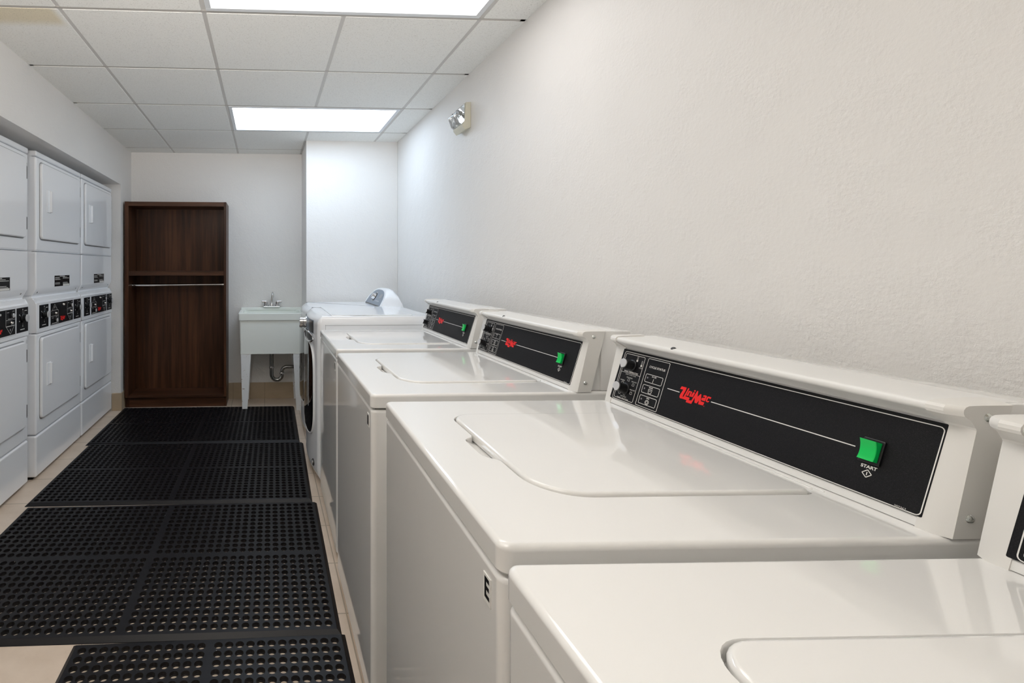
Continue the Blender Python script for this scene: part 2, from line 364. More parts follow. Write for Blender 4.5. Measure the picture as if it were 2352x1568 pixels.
def make_washer(label):
    t = thing('washing_machine', label, 'washing machine', group='coin laundry top loaders along the right wall')
    hw = WW/2
    zt = WH
    def cab(mb):
        sec = rrect(.0015, WD-.004, -hw+.002, hw-.002, [.004, .016, .016, .004], 5)
        top = zt-.0435
        lp = [lift(inset(sec, .003), .028), lift(sec, .032)]
        for k in range(0, 6):
            a = k/5*PI/2; lp.append(lift(inset(sec, .009*(1-math.cos(a))), top-.009+.009*math.sin(a)))
        mb.stack(lp, ENAMEL)
        mb.box(.014, WD-.014, -hw+.014, hw-.014, top-.004, zt-.03, GAPSHADE)  # filler block, shade of the gap under the deck put into its colour
    one('cabinet', t, cab)
    for sx in (.06, WD-.06):
        for sy in (-hw+.05, hw-.05):
            one('foot', t, lambda mb: (mb.lathe([(.0, 0), (.02, 0), (.022, .004), (.022, .012), (.008, .014), (.008, .034), (0, .034)], (sx, sy, 0), (0, 0, 1), BLACKPL, 14)))
    lidp = rrect(.128, .556, -.203, .203, [.018, .045, .075, .018], 8)
    def deck(mb):
        outer = rrect(0, WD, -hw, hw, [.012, .017, .017, .012], 6)
        r = .0085; loops = []
        for k in range(6):
            a = k/5*PI/2; loops.append((inset(outer, r*(1-math.sin(a))), zt-r*(1-math.cos(a))))
        loops.append((outer, zt-.036)); loops.append((inset(outer, .003), zt-.039)); loops.append((inset(outer, .014), zt-.039))
        b = bmesh.new()
        L = [[b.verts.new(p) for p in lift(q, z)] for q, z in loops]; n = len(outer)
        for a, c in zip(L, L[1:]):
            for i in range(n): b.faces.new((a[i], a[(i+1) % n], c[(i+1) % n], c[i]))
        hole = inset(lidp, -.004)
        # finger notch in the front edge of the opening (front = low x, between the two front corners)
        notch = [(.124, .072), (.1235, .066), (.1195, .058), (.108, .050), (.1015, .042), (.0995, .03), (.0995, -.03), (.1015, -.042), (.108, -.050), (.1195, -.058), (.1235, -.066), (.124, -.072)]
        k0 = max(i for i, p in enumerate(hole) if p[1] > .08 and abs(p[0]-.124) < .002)
        hole = hole[:k0+1]+notch+hole[k0+1:]
        h0 = [b.verts.new(p) for p in lift(hole, zt)]; h1 = [b.verts.new(p) for p in lift(inset(hole, .0015), zt-.0025)]; h2 = [b.verts.new(p) for p in lift(inset(hole, .0016), zt-.016)]
        m = len(hole)
        for a, c in ((h0, h1), (h1, h2)):
            for i in range(m): b.faces.new((a[i], a[(i+1) % m], c[(i+1) % m], c[i]))
        b.faces.new(h2)
        ed = [b.edges.get((L[0][i], L[0][(i+1) % n])) for i in range(n)]+[b.edges.get((h0[i], h0[(i+1) % m])) for i in range(m)]
        bmesh.ops.triangle_fill(b, edges=ed, use_beauty=True, use_dissolve=False)
        mb.take(b, ENAMEL)
        # sloped finger rest and the hinge ridge behind the lid
        mb.prism([(.099, zt-.0015), (.122, zt-.012), (.122, zt-.0165), (.099, zt-.0165)], 'y', -.045, .045, ENAMEL)
        mb.box(.564, .5675, -.19, .19, zt-.003, zt+.0022, ENAMEL, .0016, 3)
        mb.box(.573, .5755, -.20, .20, zt-.003, zt+.0014, ENAMEL, .0012, 3)
    one('top_deck', t, deck, 40)
    def lid(mb):
        lp = [lift(inset(lidp, .001), zt-.013), lift(lidp, zt-.011), lift(lidp, zt-.002)]
        for k in range(1, 6):
            a = k/5*PI/2; lp.append(lift(inset(lidp, .0065*(1-math.cos(a))), zt-.002+.0065*math.sin(a)))
        mb.stack(lp, ENAMEL)
    one('lid', t, lid)
    # control console
    z0 = zt; D = Vector((FX1-FX0, 0, FZ1-FZ0)); SL = D.length
    def body(mb):
        prof = [(FX0-.004, .001), (FX0-.001, FZ0-.002), (FX0+.001, FZ0), (FX1+.001, FZ1), (FX1, FZ1+.003)]
        prof += [(FX1-.004, .1465), (FX1-.012, .1515), (FX1-.019, .1555)]+[(p[0], p[1]) for p in arc(FX1-.0205, .1635, .0065, 250, 95, 6)]+[(FX1-.010, .1705), (FX1+.02, .1715), (FX1+.045, .172), (FX1+.125, .1705), (FX1+.1265, .169), (FX1+.1265, .001)]
        mb.prism([(x, z0+z) for x, z in prof], 'y', -.314, .314, ALU)
        mb.box(FX1+.04, FX1+.128, -.322, .322, z0+.001, z0+.1712, ENAMEL, .002, 2)
    con = one('control_console', t, body, 30, False)
    def capf(sgn):
        def f(mb):
            prof = [(FX0-.006, 0), (FX1-.002, FZ1+.0), (FX1-.003, FZ1+.003), (FX1-.021, .1535)]+arc(FX1-.0215, .1635, .0085, 250, 95, 5)+[(FX1-.008, .1735), (FX1+.03, .175), (FX1+.048, .1752), (FX1+.046, .168), (FX0+.044, 0)]
            pr = [(x, z0+z) for x, z in prof]
            ins = inset(pr[::-1], .011)[::-1]
            a, b_, c = (.300, .318, .331) if sgn > 0 else (-.300, -.318, -.331)
            f2 = [(x, a, z) for x, z in pr]; f3 = [(x, b_, z) for x, z in pr]
            def sh(q, d): return [(x+d*(1 if i < 3 else .5), z) for i, (x, z) in enumerate(q)]
            ins = [(x+.009 if x < FX1 - .005 or z < z0+.1 and i < 4 else x-.0015, min(z, z0+.1725)) for i, (x, z) in enumerate(pr)]
            mb.stack([f2, f3, [(x, c, z) for x, z in ins]], PLASTIC)
        return f
    caps = {}
    for sgn in (1, -1):
        cp = one('end_cap', con, capf(sgn), 28); caps[sgn] = cp
    PL = Plane((FX0, 0, z0+FZ0), (0, -1, 0), D, .0)
    # faceplate 1 mm proud of the extrusion
    def face(mb):
        q = rrect(-.3045, .3045, 0, SL-.001, .0015, 2)
        mb.stack([[PL.at(a, b, .0) for a, b in q], [PL.at(a, b, .0022) for a, b in q]], BLACKPANEL)
    PL.e = .0026
    U = lambda u: (u+.0298)*.965
    def pr(mb):
        W_ = .0011
        PL.frame(mb, U(-.3375), U(.2845), .0005, .1262, .006, .0013, PRINT)
        PL.frame(mb, U(-.3325), U(-.265), .0050, .1212, .004, W_, PRINT)
        PL.line(mb, (U(-.332), .0728), (U(-.2655), .0728), .0009, PRINT)
        PL.frame(mb, U(-.2555), U(-.188), .0047, .1218, .003, W_, PRINT)
        for v0, v1, nm in ((.0646, .0848, 'IN USE'), (.0378, .0582, 'RINSE'), (.0113, .0322, 'SPIN')):
            PL.frame(mb, U(-.2487), U(-.1955), v0, v1, .003, W_, PRINT)
            PL.text(mb, nm, U(-.2225), v1-.0045, .0044, PRINT, 1, bold=.00008)
            PL.disc(mb, U(-.2415), (v0+v1)/2+.001, .0022, GREYDOT)
        PL.line(mb, (U(-.2225), .0669), (U(-.2225), .0758), .0012, PRINT)
        PL.path(mb, [(U(-.2285), .0495), (U(-.2270), .0405), (U(-.2185), .0405), (U(-.2170), .0495)], .0011, PRINT, True)
        PL.path(mb, [(U(-.226), .0455), (U(-.224), .0465), (U(-.222), .0455), (U(-.220), .0465)], .0009, PRINT)
        PL.ring(mb, U(-.2225), .0185, .0052, .0011, PRINT); PL.ring(mb, U(-.2225), .0185, .0029, .0009, PRINT)
        PL.text(mb, 'CYCLE STATUS', U(-.2212), .1022, .0071, PRINT, .98, bold=.00012)
        PL.text(mb, 'WASH TEMPERATURE', U(-.2985), .0762, .0053, PRINT, .9, bold=.0001)
        PL.text(mb, 'ENERGY SAVING CYCLES', U(-.2965), .0690, .0034, PRINT, .92)
        PL.text(mb, 'PERM PRESS', U(-.2975), .0620, .0040, PRINT, .95)
        PL.text(mb, 'NORMAL', U(-.3185), .0520, .0040, PRINT, .95)
        PL.text(mb, 'DELICATE', U(-.2790), .0548, .0040, PRINT, .95)
        PL.text(mb, 'DELICATE', U(-.2775), .0345, .0040, PRINT, .95)
        PL.text(mb, 'PERM PRESS', U(-.3005), .0125, .0040, PRINT, .95)
        PL.text(mb, 'FABRIC SELECTOR', U(-.3015), .0068, .0050, PRINT, .95, bold=.0001)
        PL.text(mb, 'COLD', U(-.2715), .0925, .0040, PRINT)
        for (a, b) in ((-.2985, .0565), (-.2795, .0478), (-.2790, .0265), (-.2995, .0195), (-.3165, .0460), (-.3165, .0195)):
            a = U(a); PL.path(mb, [(a-.003, b-.003), (a-.003, b+.002), (a-.001, b+.003), (a+.001, b+.003), (a+.003, b+.002), (a+.003, b-.003)], .0007, PRINT, True)
        for (a, b) in ((-.2890, .1085), (-.2715, .0985)):
            a = U(a); PL.disc(mb, a, b, .0028, PRINT, 12); PL.frame(mb, a-.0018, a+.0018, b+.001, b+.0125, .0017, .0007, PRINT)
        PL.line(mb, (U(-.1767), .0650), (U(-.1422), .0650), .0016, PRINT)
        PL.line(mb, (U(-.0624), .0652), (U(.1929), .0658), .0016, PRINT)
        PL.text(mb, 'START', U(.2160), .0418, .0066, PRINT, 1.0, bold=.00022)
        c = U(.2157)
        PL.path(mb, [(c, .0377), (c+.0058, .032), (c, .0263), (c-.0058, .032)], .0011, PRINT, True)
        PL.line(mb, (c, .0295), (c, .0345), .0011, PRINT)
        PL.text(mb, '202362', U(.2620), .0026, .0044, PRINT, 1.0)
    one('faceplate', con, lambda mb: (face(mb), pr(mb)), 0)
    def lg(mb):
        for s_ in EMBLEM: PL.poly(mb, [(U(a), b) for a, b in s_][::-1], REDPRINT)
        PL.disc(mb, U(-.1058), .0772, .0018, REDPRINT); PL.disc(mb, U(-.0752), .0522, .0009, REDPRINT)
    one('emblem', con, lg, 0)
    # dials
    def dialf(a, b, rot):
        o = PL.at(a, b, .0022)
        def outline(s): return [((x*math.cos(rot)-y*math.sin(rot))*s, (x*math.sin(rot)+y*math.cos(rot))*s) for x, y in ([(.0125*math.cos(math.radians(q)), .0125*math.sin(math.radians(q))) for q in range(-140, 141, 14)])]
        def f(mb):
            mb.lathe([(0, 0), (.0145, 0), (.0145, .003), (.0115, .0045), (0, .0045)], o, PL.n, BLACKPL, 24)
            mb.stack([[PL.at(a+x, b+y, h) for x, y in outline(s)] for h, s in ((.006, .95), (.024, 1), (.0262, 1.0), (.027, .94))], BLACKPL)
        d = one('dial', con, f, 30)
        def f2(mb):
            mb.stack([[PL.at(a+x, b+y, h) for x, y in outline(s)] for h, s in ((.0268, .9), (.0288, .9), (.0292, .84))], SILVER)
        one('dial_face', d, f2, 30)
    dialf(U(-.3000), .0935, math.radians(35)); dialf(U(-.3010), .0330, math.radians(60))
    # start button
    def bz(mb):
        q = rrect(U(.2020), U(.2290), .0470, .0845, .002, 3); p = rrect(U(.2045), U(.2265), .0500, .0815, .001, 3)
        mb.stack([[PL.at(x, y, .002) for x, y in q], [PL.at(x, y, .0052) for x, y in q], [PL.at(x, y, .006) for x, y in inset(q, .0012)], [PL.at(x, y, .006) for x, y in p], [PL.at(x, y, .0035) for x, y in p]], BLACKPL)
    bt = one('start_button', con, bz, 30)
    def key(mb):
        u0, u1, v0, v1 = U(.2052), U(.2258), .0510, .0808
        rows = []
        for i in range(9):
            k = i/8; v = v0+(v1-v0)*k; h = .0095+.0030*(2*k-1)**2+.0035*k
            rows.append([(u0, v, .003), (u0, v, h-.0006), (u0+.0008, v, h), (u1-.0008, v, h), (u1, v, h-.0006), (u1, v, .003)])
        b = bmesh.new(); L = [[b.verts.new(PL.at(*p)) for p in r] for r in rows]
        for a, c in zip(L, L[1:]):
            for i in range(5): b.faces.new((a[i], a[i+1], c[i+1], c[i]))
        b.faces.new(L[0]); b.faces.new(L[-1]); mb.take(b, GREEN)
    one('button_key', bt, key, 30)
    one('plug', con, lambda mb: mb.lathe([(.0, -.003), (.0062, -.003), (.0062, .0005), (.0052, .0022), (.003, .0032), (0, .0036)], (FX1-.0215, .127, z0+.1675), (-.75, 0, .55), BLACKPL, 18))
    return t
FRONT_STICKER = {}
def place_washer(t, x, yc, rz, top):
    off = top-WH
    t.location = (x, yc, off); t.rotation_euler = (0, 0, rz); t.scale = (1, 1.012, 1)
    for ch in [k for k in bpy.data.objects if k.parent == t and k.name.startswith('foot')]:
        ch.location.z = -off; ch.scale.z = (.034+off)/.034
def sticker(t, letter):
    y0, y1 = (-.300, -.278)
    def f(mb):
        mb.box(.0002, .0016, y0, y1, WH-.101, WH-.063, PRINT)
        q = Plane((-.0002, (y0+y1)/2, WH-.082), (0, -1, 0), (0, 0, 1), .0)
        if letter: q.text(mb, letter, 0, 0, .038, BLACKPL, .82, bold=.0012)
        else: q.poly(mb, [(-.008, -.014), (.008, -.014), (.008, .014), (-.008, .014)], BLACKPL)
    o = one('label_sticker', t, f, 0)
w3 = make_washer('white top loader, second nearest, with the letter E label on its front corner')
# cap screws (sub-parts of the console, seated in the end caps)
con_ = [k for k in bpy.data.objects if k.parent == w3 and k.name.startswith('control_console')][0]
for sgn in (1, -1):
    for (sx, sz) in ((FX1+.012, .157), (FX0+.026, .026)):
        one('screw', con_, lambda mb: mb.lathe([(0, -.006), (.0056, -.006), (.0056, .0004), (.0044, .0020), (.0025, .0029), (0, .0031)], (sx, sgn*.331, WH+sz), (0, sgn, 0), SCREWM, 16))
WL = [('white top loader nearest the camera, cut off by the right edge of the photo', .2755, .2378, -.0284, .9157, ''),
      ('white top loader third from the camera, between the lettered washer and the farthest top loader', .2939, 1.6761, -.003, .915, ''),
      ('white top loader farthest from the camera, beside the black-windowed front loader', .3068, 2.4278, -.0058, .915, '')]
w3c = []
for lab, x, yc, rz, top, let in WL:
    c = copy_tree(w3); c['label'] = lab; w3c.append(c); place_washer(c, x, yc, rz, top)
    if lab.find('nearest the camera') < 0: sticker(c, let)
place_washer(w3, .3046, .9343, -.0246, .918); sticker(w3, 'E')

# ------------------------------------------------------------------ stacked dryers in the alcove
DW, DD, DH = .70, .70, 1.965
def make_dryer(label):
    t = thing('stacked_dryer', label, 'dryer', group='stacked dryers in the left wall alcove')
    hw = DW/2; Y = lambda u: -hw+u          # u runs from the near side to the far side; the front faces +x
    def shell(mb):
        mb.box(-DD+.01, -.03, -hw+.006, hw-.006, .87, DH-.03, ENAMEL2)              # upper drum cabinet sides
        mb.box(-DD, .0, -hw, hw, 1.366, DH-.034, ENAMEL2, .012, 4)
        mb.prism([(-DD, 1.095), (-.028, 1.095), (0, 1.142), (0, 1.362), (-DD, 1.362)], 'y', -hw, hw, ENAMEL2, .010, 3)
        mb.box(-DD, .001, -hw-.001, hw+.001, DH-.032, DH, ENAMEL2, .008, 3)      # top cap
        mb.box(-DD, .0, -hw, hw, .268, .872, ENAMEL2, .012, 4)                   # lower front
        mb.box(-DD, .001, -hw, hw, .018, .264, ENAMEL2, .012, 4)                 # base panel
        mb.box(-DD+.02, -.03, -hw+.02, hw-.02, .0, .03, GAPSHADE)  # dark-coloured filler for the shade below the base panel
    one('cabinet', t, shell)
    def con(mb):
        mb.prism([(-DD, .876), (.004, .876), (.004, 1.055), (-.012, 1.062), (-.016, 1.088), (-DD, 1.088)], 'y', -hw-.001, hw+.001, ENAMEL2, .006, 3)
    cn = one('control_console', t, con)
    P = Plane((.004, -hw, 0), (0, 1, 0), (0, 0, 1), .0)
    P.e = .0004
    one('plate_frame', cn, lambda mb: P.frame(mb, .181, .550, .896, 1.049, .002, .0012, MIDGREY), 0)
    P.e = .0018
    def plate(mb, u0, u1):
        q = rrect(u0, u1, .902, 1.041, .001, 1); mb.stack([[P.at(a, b, -.002) for a, b in q], [P.at(a, b, .0012) for a, b in q]], BLACKPANEL)
    def marks(mb):
        plate(mb, .188, .543); w_ = .0016
        # left column: triangle, box, box
        a0, a1 = .196, .296
        P.path(mb, [(.208, .994), (.246, 1.033), (.285, .994)], w_, PRINT, True)
        P.path(mb, [(.285, .994), (.302, .990), (.302, .908), (.196, .908)], w_, PRINT); P.line(mb, (.194, .957), (.302, .957), w_, PRINT)
        P.path(mb, [(.194, .990), (.208, .994)], w_, PRINT)
        P.path(mb, [(.444, 1.036), (.444, .953), (.536, .953)], w_, PRINT); P.line(mb, (.444, .985), (.538, .985), w_, PRINT)
        P.path(mb, [(.447, .951), (.490, .908), (.532, .951)], w_, PRINT, True)
        P.line(mb, (.246, 1.006), (.246, 1.018), .005, PRINT); P.line(mb, (.490, .925), (.490, .936), .005, PRINT)
        for a, b in ((.206, .946), (.262, .950), (.455, 1.026), (.510, 1.030)): P.line(mb, (a, b), (a+.022, b), .002, PRINT)
        P.line(mb, (.205, .912), (.28, .912), .002, PRINT); P.line(mb, (.465, .991), (.515, .991), .002, PRINT)
    one('faceplate', cn, marks, 0)
    for u0, p0, p1 in ((.034, .034, .157), (.561, .558, .688)):
        def marks(mb):
            plate(mb, p0, p1)
            P.line(mb, (u0+.035, .918), (u0+.085, .918), .004, PRINT)
            P.disc(mb, u0+.064, 1.030, .004, PRINT, 10); P.line(mb, (u0+.064, 1.026), (u0+.064, 1.006), .0014, PRINT)
            P.line(mb, (u0+.084, 1.022), (u0+.112, 1.022), .0035, PRINT); P.line(mb, (u0+.08, 1.018), (u0+.076, 1.006), .0014, PRINT)
            P.disc(mb, u0+.027, 1.002, .0035, PRINT, 10); P.line(mb, (u0+.027, 1.002), (u0+.042, .993), .0014, PRINT)
            P.disc(mb, u0+.027, .966, .0035, PRINT, 10); P.disc(mb, u0+.064, .936, .0035, PRINT, 10); P.line(mb, (u0+.064, .94), (u0+.064, .962), .0014, PRINT)
        one('faceplate', cn, marks, 0)
    def lg(mb):
        for s_ in EMBLEM: P.poly(mb, [(.372+(a+.1035), .932+(b-.0640)) for a, b in s_][::-1], REDPRINT)
        P.disc(mb, .372-.1058+.1035, .932+.0132, .0018, REDPRINT)
    one('emblem', cn, lg, 0)
    for a, b, r in ((.098, .982, .0225), (.624, .982, .0225), (.256, .930, .013), (.500, 1.008, .013)):
        d = one('dial', cn, lambda mb: mb.lathe([(0, 0), (r*1.15, 0), (r*1.15, .006), (r, .009), (r*.95, (.026 if r > .02 else .013)), (0, (.026 if r > .02 else .013))], P.at(a, b, .001), (1, 0, 0), BLACKPL, 24), 30)
        hh = (.026 if r > .02 else .013)
        one('dial_face', d, lambda mb: mb.lathe([(0, hh-.001), (r*.93, hh-.001), (r*.93, hh+.002), (r*.82, hh+.003), (0, hh+.0025)], P.at(a, b, .001), (1, 0, 0), SILVER, 24), 30)
    for a, b in ((.250, .974), (.494, .969), (.368, 1.022)):
        one('push_button', cn, lambda mb: mb.lathe([(0, 0), (.0095, 0), (.0095, .006), (.0075, .009), (.006, .016), (.005, .0175), (0, .018)], P.at(a, b, .001), (1, 0, 0), CHROME, 18), 30)
    # doors
    for (z0, z1, hz, nm) in ((1.440, 1.902, 1.678, 'upper'), (.355, .844, .610, 'lower')):
        def groove(mb):
            q = rrect(Y(.040), Y(.660), z0-.006, z1+.006, .030, 6)
            i_ = inset(q, .007)
            mb.stack([[(-.004, a, b) for a, b in q], [(.0009, a, b) for a, b in q], [(.0009, a, b) for a, b in i_], [(-.004, a, b) for a, b in i_]], MIDGREY, False, False)
        def dr(mb):
            q = rrect(Y(.046), Y(.654), z0, z1, .026, 6); lp = []
            lp.append([(-.003, a, b) for a, b in q]); lp.append([(.008, a, b) for a, b in q])
            for k in range(1, 5):
                an = k/4*PI/2; lp.append([(.008+.008*math.sin(an), a, b) for a, b in inset(q, .008*(1-math.cos(an)))])
            mb.stack(lp, ENAMEL2)
        d = one('door', t, dr)
        one('door_gap', d, groove, 0)
        def hd(mb):
            mb.box(.012, .020, Y(.108), Y(.165), hz-.070, hz+.070, ENAMEL2, .003, 3)
            mb.prism([(.016, Y(.138)), (.018, Y(.163)), (.030, Y(.163)), (.031, Y(.150))], 'z', hz-.066, hz+.066, ENAMEL2, .003, 3)
        one('handle', d, hd)
        for hzz in (z0+.085, z1-.085):
            one('hinge', d, lambda mb: (mb.box(.0, .0045, Y(.664), Y(.680), hzz-.034, hzz+.034, STEEL), mb.tube([(.0065, Y(.662), hzz-.036), (.0065, Y(.662), hzz+.036)], .0055, BLACKPL, 10)))
    def lb(mb):
        q = Plane((0, -hw, 0), (0, 1, 0), (0, 0, 1), .0008)
        q.poly(mb, [(.255, 1.100-.0+.045), (.495, 1.145), (.495, 1.216), (.255, 1.216)], BLACKPL)
        q.e = .0012
        random.seed(4)
        for c0, c1 in ((.262, .368), (.382, .488)):
            z = 1.204
            while z > 1.156:
                if random.random() < .8: q.line(mb, (c0, z), (c0+(c1-c0)*random.uniform(.6, 1), z), .0024, PRINT)
                z -= .0072
        q.line(mb, (.335, 1.211), (.415, 1.211), .0035, PRINT)
        q.poly(mb, [(.385, 1.146), (.490, 1.146), (.490, 1.157), (.385, 1.157)], PRINT)
    one('warning_label', t, lb, 0)
    for u in (.045, DW-.06):
        one('screw', t, lambda mb: mb.lathe([(0, -.002), (.006, -.002), (.005, .002), (0, .003)], (-.014, Y(u), 1.118), (.86, 0, -.5), STEEL, 12))
    return t
d2 = make_dryer('white stacked dryer standing between the other two stacked dryers in the alcove')
d1 = copy_tree(d2); d1['label'] = 'white stacked dryer cut off by the left edge of the photo'
d3 = copy_tree(d2); d3['label'] = 'white stacked dryer at the far end, beside the dark wooden wardrobe'
d1.location = (-1.385, 2.222+.35, 0); d2.location = (-1.364, 2.972+.35, 0); d3.location = (-1.362, 3.688+.35, 0)
def num(t, s, z):
    def f(mb): Plane((0, .35-.02, z), (0, 1, 0), (0, 0, 1), .0014).text(mb, s, 0, 0, .034, BLACKPL, .7)
    one('number_mark', t, f, 0)
num(d1, '2', 1.862); num(d2, '2', 1.862); num(d1, '1', .838)

# ------------------------------------------------------------------ the two matching machines past the washers
def section(d, hw, bul, r):
    # footprint outline, front at low x, gently bowed
    out = [(d, -hw)][:0]
    n = 17; fr = []
    for i in range(n):
        y = (hw-r)*(1-2*i/(n-1)); fr.append((bul*(y/hw)**2, y))
    x_e = fr[0][0]
    a = arc(x_e+r, hw-r, r, 90, 180, 6)[:-1]; b = arc(x_e+r, -hw+r, r, 180, 270, 6)[1:]
    return [(d, hw)]+a+fr+b+[(d, -hw)]
BUL = .038
def fx(y, hw=.343): return BUL*(y/hw)**2
def machine(t, top):
    hw = .343; sec = section(.72, hw, BUL, .03)
    def shell(mb):
        r = .055
        lp = [lift(inset(sec, .02), .03), lift(inset(sec, .004), .06), lift(inset(sec, .0), .09), lift(sec, top-r)]
        for k in range(1, 8):
            a = k/7*PI/2; q = inset(sec, r*(1-math.cos(a)))
            lp.append([(p[0]*wq+c[0]*(1-wq), p[1]*wq+c[1]*(1-wq), top-r+r*math.sin(a)) for p, c, wq in ((p, c, min(max((.16-c[0])/.13, .22), 1)) for p, c in zip(q, sec))])
        mb.stack(lp, ENAMEL2)
    c = one('cabinet', t, shell, 40)
    def sidegap(mb):
        for s in (-1, 1):
            mb.box(.079, .0805, s*hw-.0006, s*hw+.0006, .09, top-.05, MIDGREY); mb.box(.08, .71, s*hw-.0006, s*hw+.0006, top-.054, top-.052, MIDGREY)
    one('seam', t, sidegap, 0)
    for sx in (.13, .62):
        for sy in (-.24, .24):
            one('foot', t, lambda mb: mb.lathe([(0, 0), (.02, 0), (.02, .01), (.01, .012), (.01, .04), (0, .04)], (sx, sy, 0), (0, 0, 1), BLACKPL, 12))
    # door: superellipse of dark glass following the bowed front, in a chrome rim
    def se(a, k, cy=.0, cz=.53, ry=.272, rz=.290, e=4.2):
        cs, sn = math.cos(a), math.sin(a)
        return cy+ry*k*math.copysign(abs(cs)**(2/e), cs), cz+rz*k*math.copysign(abs(sn)**(2/e), sn)
    N = 56
    def glass(mb):
        rows = []
        for k, h in ((.02, .013), (.25, .013), (.5, .0125), (.75, .012), (.92, .010), (.965, .006), (.97, -.002)):
            rows.append([(fx(y)-h, y, z) for y, z in (se(2*PI*i/N, k) for i in range(N))])
        mb.grid(rows, BLACKGLASS, True)
    d = one('door', t, glass, 40)
    def rim(mb):
        rows = []
        for k, h in ((.962, -.002), (.965, .006), (.98, .0085), (1.0, .006), (1.005, -.002)):
            rows.append([(fx(y)-h, y, z) for y, z in (se(2*PI*i/N, k) for i in range(N))])
        mb.grid(rows, ENAMEL2, True)
    one('door_rim', d, rim, 40)
    def pocket(mb):
        pts = [se(2*PI*i/36, 1, -.06, .842, .20, .030, 2) for i in range(36)]
        mb.tube([(fx(y)-.006, y, z) for y, z in pts+pts[:2]], .006, CHROME, 8, False)
        mb.grid([[(fx(y)-.003, y, z) for y, z in (se(2*PI*i/36, k, -.06, .842, .20, .030, 2) for i in range(36))] for k in (.02, .5, .98)], BLACKPL, True)
    one('door_handle', t, pocket, 40)
    return c
nm = thing('front_load_washer', 'white front loader with chrome knob and tall dark glass door beside the washers', 'washing machine', (.266, 3.150, 0), 0)
machine(nm, .986)
def cp(mb):
    rows = []
    for z in (.874, .90, .93, .952):
        rows.append([(fx(y)-.003-(.0 if z < .95 else -.004), y, z) for y in [-.25+.5*i/16 for i in range(17)]])
    mb.grid(rows, GREYPANEL)
cpo = one('control_panel', nm, cp, 40)
def cps(mb):
    mb.grid([[(fx(y)-.0045, y, z) for y in [-.25+.10*i/6 for i in range(7)]] for z in (.878, .90, .93, .948)], DARKGREY)
one('display_strip', cpo, cps, 40)
def kn(mb): mb.lathe([(0, -.004), (.040, -.004), (.040, .004), (.033, .006), (.033, .022), (.030, .024), (.034, .026), (.034, .044), (.031, .047), (0, .048)], (0, .02, .912), (-1, 0, 0), CHROME, 32)
one('knob', nm, kn, 30)
def bd(mb):
    rows = [[(fx(y)-h, y, z) for y, z in ((-.245+.021*k*math.cos(2*PI*i/24), .105+.021*k*math.sin(2*PI*i/24)) for i in range(24))] for k, h in ((1, -.002), (1, .0035), (.9, .005), (.05, .005))]
    mb.grid(rows, BLACKPL, True)
bdo = one('badge', nm, bd, 30)
def bd2(mb):
    pts = [(-.256, .098), (-.252, .109), (-.246, .102), (-.240, .113), (-.234, .106)]
    mb.tube([(fx(y)-.0058, y, z) for y, z in pts], .0018, CHROME, 8)
    ring = [(-.245+.0165*math.cos(2*PI*i/24), .105+.0165*math.sin(2*PI*i/24)) for i in range(26)]
    mb.tube([(fx(y)-.0055, y, z) for y, z in ring], .0010, CHROME, 6, False)
one('badge_mark', bdo, bd2, 30)
def tagm(mb): mb.box(.004, .0065, -.318, -.314, .905, .938, BLACKPL); 
def ledge(mb):
    mb.prism([(.12, -.31), (.12, .31), (.60, .31), (.60, -.31)][::-1], 'z', .984, .990, ENAMEL2, .005, 3)
one('top_panel', nm, ledge, 40)
fm = thing('clothes_dryer', 'white dryer with domed grey rear console, between the front loader and the pier', 'dryer', (.282, 3.842, 0), 0)
machine(fm, .973)
def dome(mb):
    x0, k, Hh = .56, .62, .135; rows = []; n = 41
    for i in range(n):
        tt = -1+2*i/(n-1); h = Hh*max(1-abs(tt)**3.2, 0)**.45; h = max(h, .002)
        y = .29*tt; zb = .970
        r = [(x0, y, zb)]
        for q in (.3, .6, .85, .95): r.append((x0+k*h*q, y, zb+h*q))
        r += [(x0+k*h+.010, y, zb+h*1.0), (x0+k*h+.03, y, zb+h*1.01), (x0+k*h+.05, y, zb+h*.98), (x0+.150, y, zb+h*.82), (x0+.17, y, zb+h*.5), (x0+.18, y, zb)]
        rows.append(r)
    mb.grid(rows, ENAMEL2)
dm = one('rear_console', fm, dome, 50)
def dpan(mb):
    x0, k, Hh = .56, .62, .135; nx = Vector((-1, 0, k)).normalized()
    def P(y, h, e): v = Vector((x0+k*h, y, .970+h))+nx*e; return v
    out = [(-.245, .008)]
    n = 25
    for i in range(n):
        tt = -1+2*i/(n-1); out.append((.245*tt, max(.008, .120*max(1-abs(tt)**3.0, 0)**.5)))
    out.append((.245, .008))
    mb.stack([[P(y, h, -.002) for y, h in out], [P(y, h, .003) for y, h in out]], GREYPANEL)
    for i in range(4): mb.stack([[P(y, h, e) for y, h in ((-.05-.03*i, .035), (-.065-.03*i, .035), (-.065-.03*i, .039), (-.05-.03*i, .039))] for e in (.002, .0038)], PRINT)
    mb.stack([[P(y, h, e) for y, h in ((-.17, .062), (-.10, .062), (-.10, .090), (-.17, .090))] for e in (.002, .0038)], MIDGREY)
    mb.stack([[P(y, h, e) for y, h in ((-.245, .004), (.245, .004), (.245, .009), (-.245, .009))] for e in (.0, .004)], BLACKPL)
pn = one('console_panel', dm, dpan, 30)
def dk(mb):
    x0, k = .56, .62; nx = Vector((-1, 0, k)).normalized(); c = Vector((x0+k*.062, .03, .970+.062))
    mb.lathe([(0, 0), (.042, .002), (.042, .005), (.032, .006), (0, .006)], c, nx, CHROME, 32)
    mb.lathe([(0, .005), (.036, .005), (.036, .008), (0, .008)], c, nx, BLACKPL, 32)
    mb.lathe([(0, .006), (.026, .006), (.022, .030), (.019, .032), (0, .032)], c, nx, CHROME, 24)
one('console_knob', dm, dk, 30)

